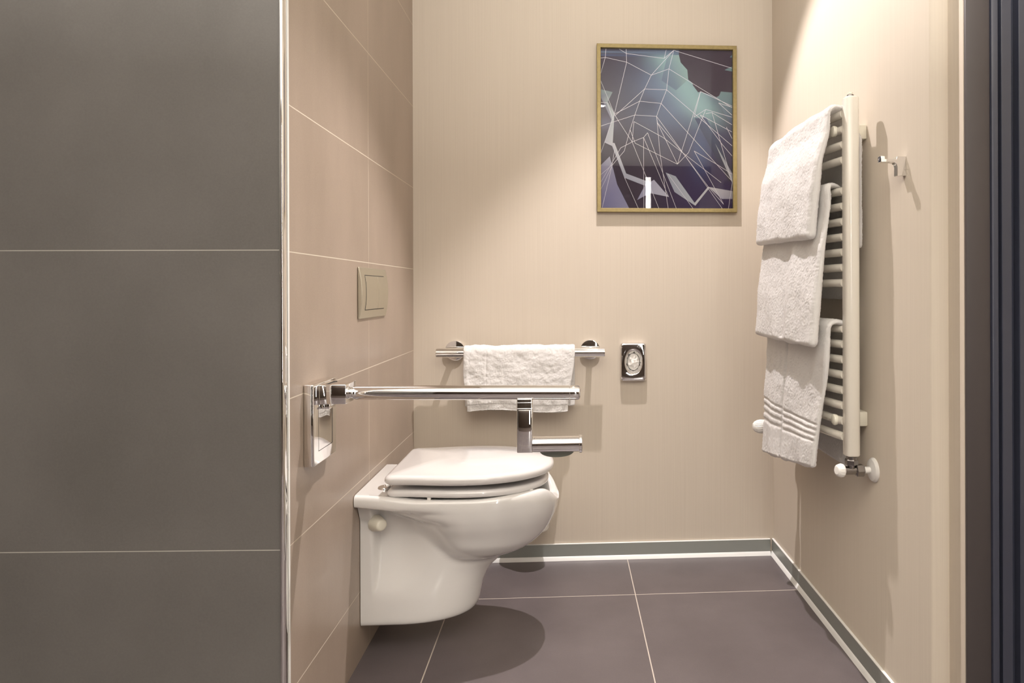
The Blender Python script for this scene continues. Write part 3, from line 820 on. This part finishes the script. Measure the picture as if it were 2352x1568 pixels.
parts += [th, bm_obj('valve_body', bm, M['valve'], None, True, 30)]
adopt(rad, parts)

# ------------------------------------------------------------------ towels
def cloth(name, path, thick, u0f, u1f, dispf, along, mat, nu, step=.0028, fuzz=.0009, seed=1, openends=True):
    """path: list of 2-D points (a,z) down one side, over, and down the other; thickness is added; along = function (u, a, z)->xyz"""
    # resample
    P = [Vector(p) for p in path]; out = [P[0]]
    for a, b in zip(P, P[1:]):
        L = (b - a).length; k = max(1, int(round(L / step)))
        for i in range(1, k + 1): out.append(a.lerp(b, i / k))
    # smooth
    for _ in range(6): out = [out[0]] + [(out[i - 1] + out[i] * 2 + out[i + 1]) / 4 for i in range(1, len(out) - 1)] + [out[-1]]
    N = len(out); ns = []
    for i in range(N):
        t = (out[min(i + 1, N - 1)] - out[max(i - 1, 0)]).normalized(); ns.append(Vector((t.y, -t.x)))
    tk = thick if callable(thick) else (lambda s_: thick)
    H_ = [tk(i / (N - 1)) / 2 for i in range(N)]; h = H_[0]; loop = []
    for i in range(N): loop.append((out[i] + ns[i] * H_[i], i / (N - 1), 1, ns[i]))
    for k in range(1, 6):
        a = math.pi * k / 6; t = (out[-1] - out[-2]).normalized(); loop.append((out[-1] + (ns[-1] * math.cos(a) + t * math.sin(a)) * H_[-1], 1, 0, t))
    for i in range(N - 1, -1, -1): loop.append((out[i] - ns[i] * H_[i], i / (N - 1), -1, -ns[i]))
    for k in range(1, 6):
        a = math.pi * k / 6; t = (out[0] - out[1]).normalized(); loop.append((out[0] - ns[0] * h * math.cos(a) + t * h * math.sin(a), 0, 0, t))
    L = len(loop); V, Fs = [], []; rnd = random.Random(seed)
    cen = [out[i] for i in range(N)]
    for j in range(-3, nu + 4):
        if j < 0 or j > nu:
            e = (-j if j < 0 else j - nu); sc = (.93, .72, .38)[e - 1]; off = (.0, .25, .4)[e - 1] * h + .0015 * e
            jj = 0 if j < 0 else nu; sgn = -1 if j < 0 else 1
        else: sc, off, jj, sgn = 1, 0, j, 0
        for (p, s_, side, nn) in loop:
            c_ = cen[min(N - 1, int(round(s_ * (N - 1))))]
            q = c_ + (p - c_) * sc
            ua, ub = u0f(s_), u1f(s_)
            u = ua + (ub - ua) * jj / nu + sgn * off
            d = dispf(jj / nu, s_, side) + (rnd.random() - .5) * 2 * fuzz
            q = q + nn * d * (1 if sc == 1 else sc)
            x, y, z = along(u, q[0], q[1])
            V.append((x + (rnd.random() - .5) * fuzz, y + (rnd.random() - .5) * fuzz, z + (rnd.random() - .5) * fuzz))
    R_ = nu + 7
    for j in range(R_ - 1):
        for i in range(L): Fs.append((j * L + i, j * L + (i + 1) % L, (j + 1) * L + (i + 1) % L, (j + 1) * L + i))
    Fs.append(tuple(range(L))); Fs.append(tuple((R_ - 1) * L + i for i in range(L)))
    return mesh_obj(name, V, Fs, mat, None, True)
def rad_towel(label, zt, z_front, z_back, x_top, x_bot, thick, y0, y1, ytop0, seed, bulge=.0, folds=None, tilt=0, sag=.0, xback=.752, bandz=None, flare=0, y0b=None):
    ttop = .0120
    rt = .0118 + ttop / 2
    xc = PX - .034
    xo = xc - rt
    xm = xo - (thick - ttop) * .35
    path = [(x_bot, z_front), (x_bot * .75 + xm * .25 - bulge * .4, z_front + (zt - z_front) * .3), (x_bot * .4 + xm * .6 - bulge, z_front + (zt - z_front) * .62), (xo - .002, zt - .045), (xo, zt - .01)]
    zc_ = zt
    for k in range(0, 9):
        a = math.pi * (1 - k / 8)
        path.append((xc + (rt if k < 5 else .034) * math.cos(a), zc_ + rt * 1.04 * math.sin(a)))
    path += [(xc + .036, zt - .02), (xback, zt - .06), (xback, z_back)]
    def u0f(s_): return ytop0 + (y0 - ytop0) * (1 - sstep(0, .42, s_)) if s_ < .5 else (y0b if y0b is not None else ytop0 - .02)
    def u0g(s_):
        if s_ < .42: return y0 + (ytop0 - y0) * sstep(0, .40, s_)
        yb_ = y0b if y0b is not None else ytop0
        return ytop0 + (yb_ - ytop0) * sstep(.5, .62, s_)
    def u1f(s_): return y1
    def disp(u, s_, side):
        front = 1 - sstep(.38, .5, s_)
        d = .0050 * noise.noise(Vector((u * 5 + seed, s_ * 7, seed))) + .0012 * noise.noise(Vector((u * 22, s_ * 30, seed + 3)))
        if folds:
            for (uc, w, amp) in folds: d += amp * math.exp(-((u - uc) / w) ** 2) * front * (1.2 - s_ * 1.6)
        if bandz and side < 0 and front > .5:
            z = z_front + (zt - z_front) * (s_ / .46)
            for bz in bandz:
                d -= .0045 * math.exp(-((z - bz) / .0026) ** 2)
        return d if side < 0 else d * .4
    def along(y, x, z):
        fr_ = 1 - sstep(-.012, .012, x - xc)
        t = (y - y0) / (y1 - y0)
        zz = z - fr_ * 0 + (sag * math.sin(math.pi * min(1, max(0, t)))) * (-1) * (1 - sstep(z_front, z_front + .12, z)) * fr_ + tilt * (t) * (1 - sstep(z_front, z_front + .12, z)) * fr_
        xx = x - .012 * math.sin(math.pi * min(1, max(0, (y - PYN) / (PYF - PYN)))) * fr_ * 1.0
        return (xx, y, zz)
    nu = int((y1 - y0) / .0025)
    th_ = lambda s_: ttop + (thick - ttop) * (1 - sstep(.12, .44, s_))
    o = cloth('towel', path, th_, u0g, u1f, disp, along, M['terry'], nu, .0025, .0008, seed)
    o['label'] = label; o['category'] = 'towel'; o['group'] = 'white towels on the radiator'
    return o
rad_towel('thick folded white towel on the radiator, topmost of three', 1.4555, 1.150, 1.118, .672, .636, .028, 1.775, 2.250, 1.752, 3, bulge=.004, tilt=.014, y0b=1.752)
rad_towel('folded white towel on the radiator between the top and bottom ones', 1.2585, .870, .985, .676, .634, .026, 1.760, 2.262, 1.748, 11, tilt=0, folds=[(.30, .05, .006), (.42, .05, -.005), (.16, .04, -.004)], y0b=1.790)
rad_towel('long white towel with ribbed bands on the radiator, bottom of three', .9040, .544, .535, .676, .650, .016, 1.800, 2.262, 1.752, 23, bulge=-.004, tilt=-.064, folds=[(.54, .018, -.022), (.45, .05, .006), (.75, .06, .005), (.66, .03, .004), (.1, .05, .004)], bandz=[.648, .634, .620, .606], y0b=1.790)

def bar_towel():
    rt = .0172 + .005
    zt = BZ; yf_, yb_ = BY - rt - .001, BY + rt + .001
    path = [(-(yf_ - .010), .577), (-(yf_ - .012), .62), (-(yf_ - .006), .70), (-yf_, zt - .01)]
    for k in range(0, 9):
        a = math.pi * k / 8; path.append((-(BY) + rt * math.cos(a), zt + .003 + rt * math.sin(a)))
    path += [(-yb_, zt - .02), (-(yb_ - .004), .64), (-(yb_ - .010), .590)]
    path = path[::-1]
    def u0(s_): return -.364 + (.014 * (1 - sstep(.0, .30, 1 - s_)) if s_ > .55 else 0) * 1
    def u1(s_): return .021 - (.026 * sstep(.55, 1, s_))
    def disp(u, s_, side):
        fr_ = sstep(.5, .6, s_)
        d = .004 * noise.noise(Vector((u * 6, s_ * 9, 5))) + .002 * noise.noise(Vector((u * 20, s_ * 30, 9)))
        d -= .0022 * math.exp(-((u - .195) / .008) ** 2) * fr_
        d += .0015 * math.exp(-((u - .015) / .012) ** 2) * fr_
        if s_ > .955: d -= .0025
        return d if side else d * .5
    def along(u, a, z):
        dz = .006 * math.sin((u + .36) * 16) * (1 - sstep(.577, .64, z))
        return (u, -a, z + dz)
    o = cloth('towel', path, .0095, u0, u1, disp, along, M['terry'], 155, .0025, .0008, 5)
    o['label'] = 'small white hand towel over the chrome bar on the back wall'; o['category'] = 'towel'
bar_towel()

# ------------------------------------------------------------------ robe hook
HY, HZ = 1.571, 1.312
hk = thing('robe_hook', (XR, HY, 1.29), 'angular chrome robe hook right of the radiator, with a dark square end', 'hook')
bm = bmesh.new()
prof = [(XR - .0005, HZ), (XR - .022, HZ), (XR - .0235, HZ - .006), (XR - .050, HZ - .006), (XR - .0505, HZ + .0008), (XR - .060, HZ + .0008), (XR - .060, HZ - .0135), (XR - .034, HZ - .0135),
        (XR - .028, HZ - .0145), (XR - .0235, HZ - .018), (XR - .0215, HZ - .024), (XR - .0215, HZ - .045), (XR - .0005, HZ - .045)]
n = len(prof); A = [bm.verts.new((p[0], HY - .008, p[1])) for p in prof]; B = [bm.verts.new((p[0], HY + .008, p[1])) for p in prof]
bm.faces.new(A); bm.faces.new(B)
for i in range(n): bm.faces.new((A[i], A[(i + 1) % n], B[(i + 1) % n], B[i]))
body = bm_obj('hook_body', bm, M['chrome'], None, True, 30)
bv = body.modifiers.new('bevel', 'BEVEL'); bv.width = .0008; bv.segments = 2; bv.limit_method = 'ANGLE'
bm = bmesh.new(); add_box(bm, XR - .0608, XR - .0602, HY - .0062, HY + .0062, HZ - .0118, HZ - .0010, .0002)
sq = lab(bm_obj('badge', bm, simple('badge_navy', (.012, .014, .035), .3)), 'dark navy square badge')
bm = bmesh.new()
xg = XR - .0611
S = [(.0036, -.0030), (-.0008, -.0052), (-.0022, -.0062), (.0024, -.0070), (.0010, -.0084), (-.0040, -.0104)]
for a, b in zip(S, S[1:]):
    add_tube(bm, [(xg, HY - a[0], HZ + a[1]), (xg, HY - b[0], HZ + b[1])], .00065, 8)
emb = lab(bm_obj('emblem', bm, M['whitep']), 'small white letter S emblem')
adopt(hk, [body, sq, emb])
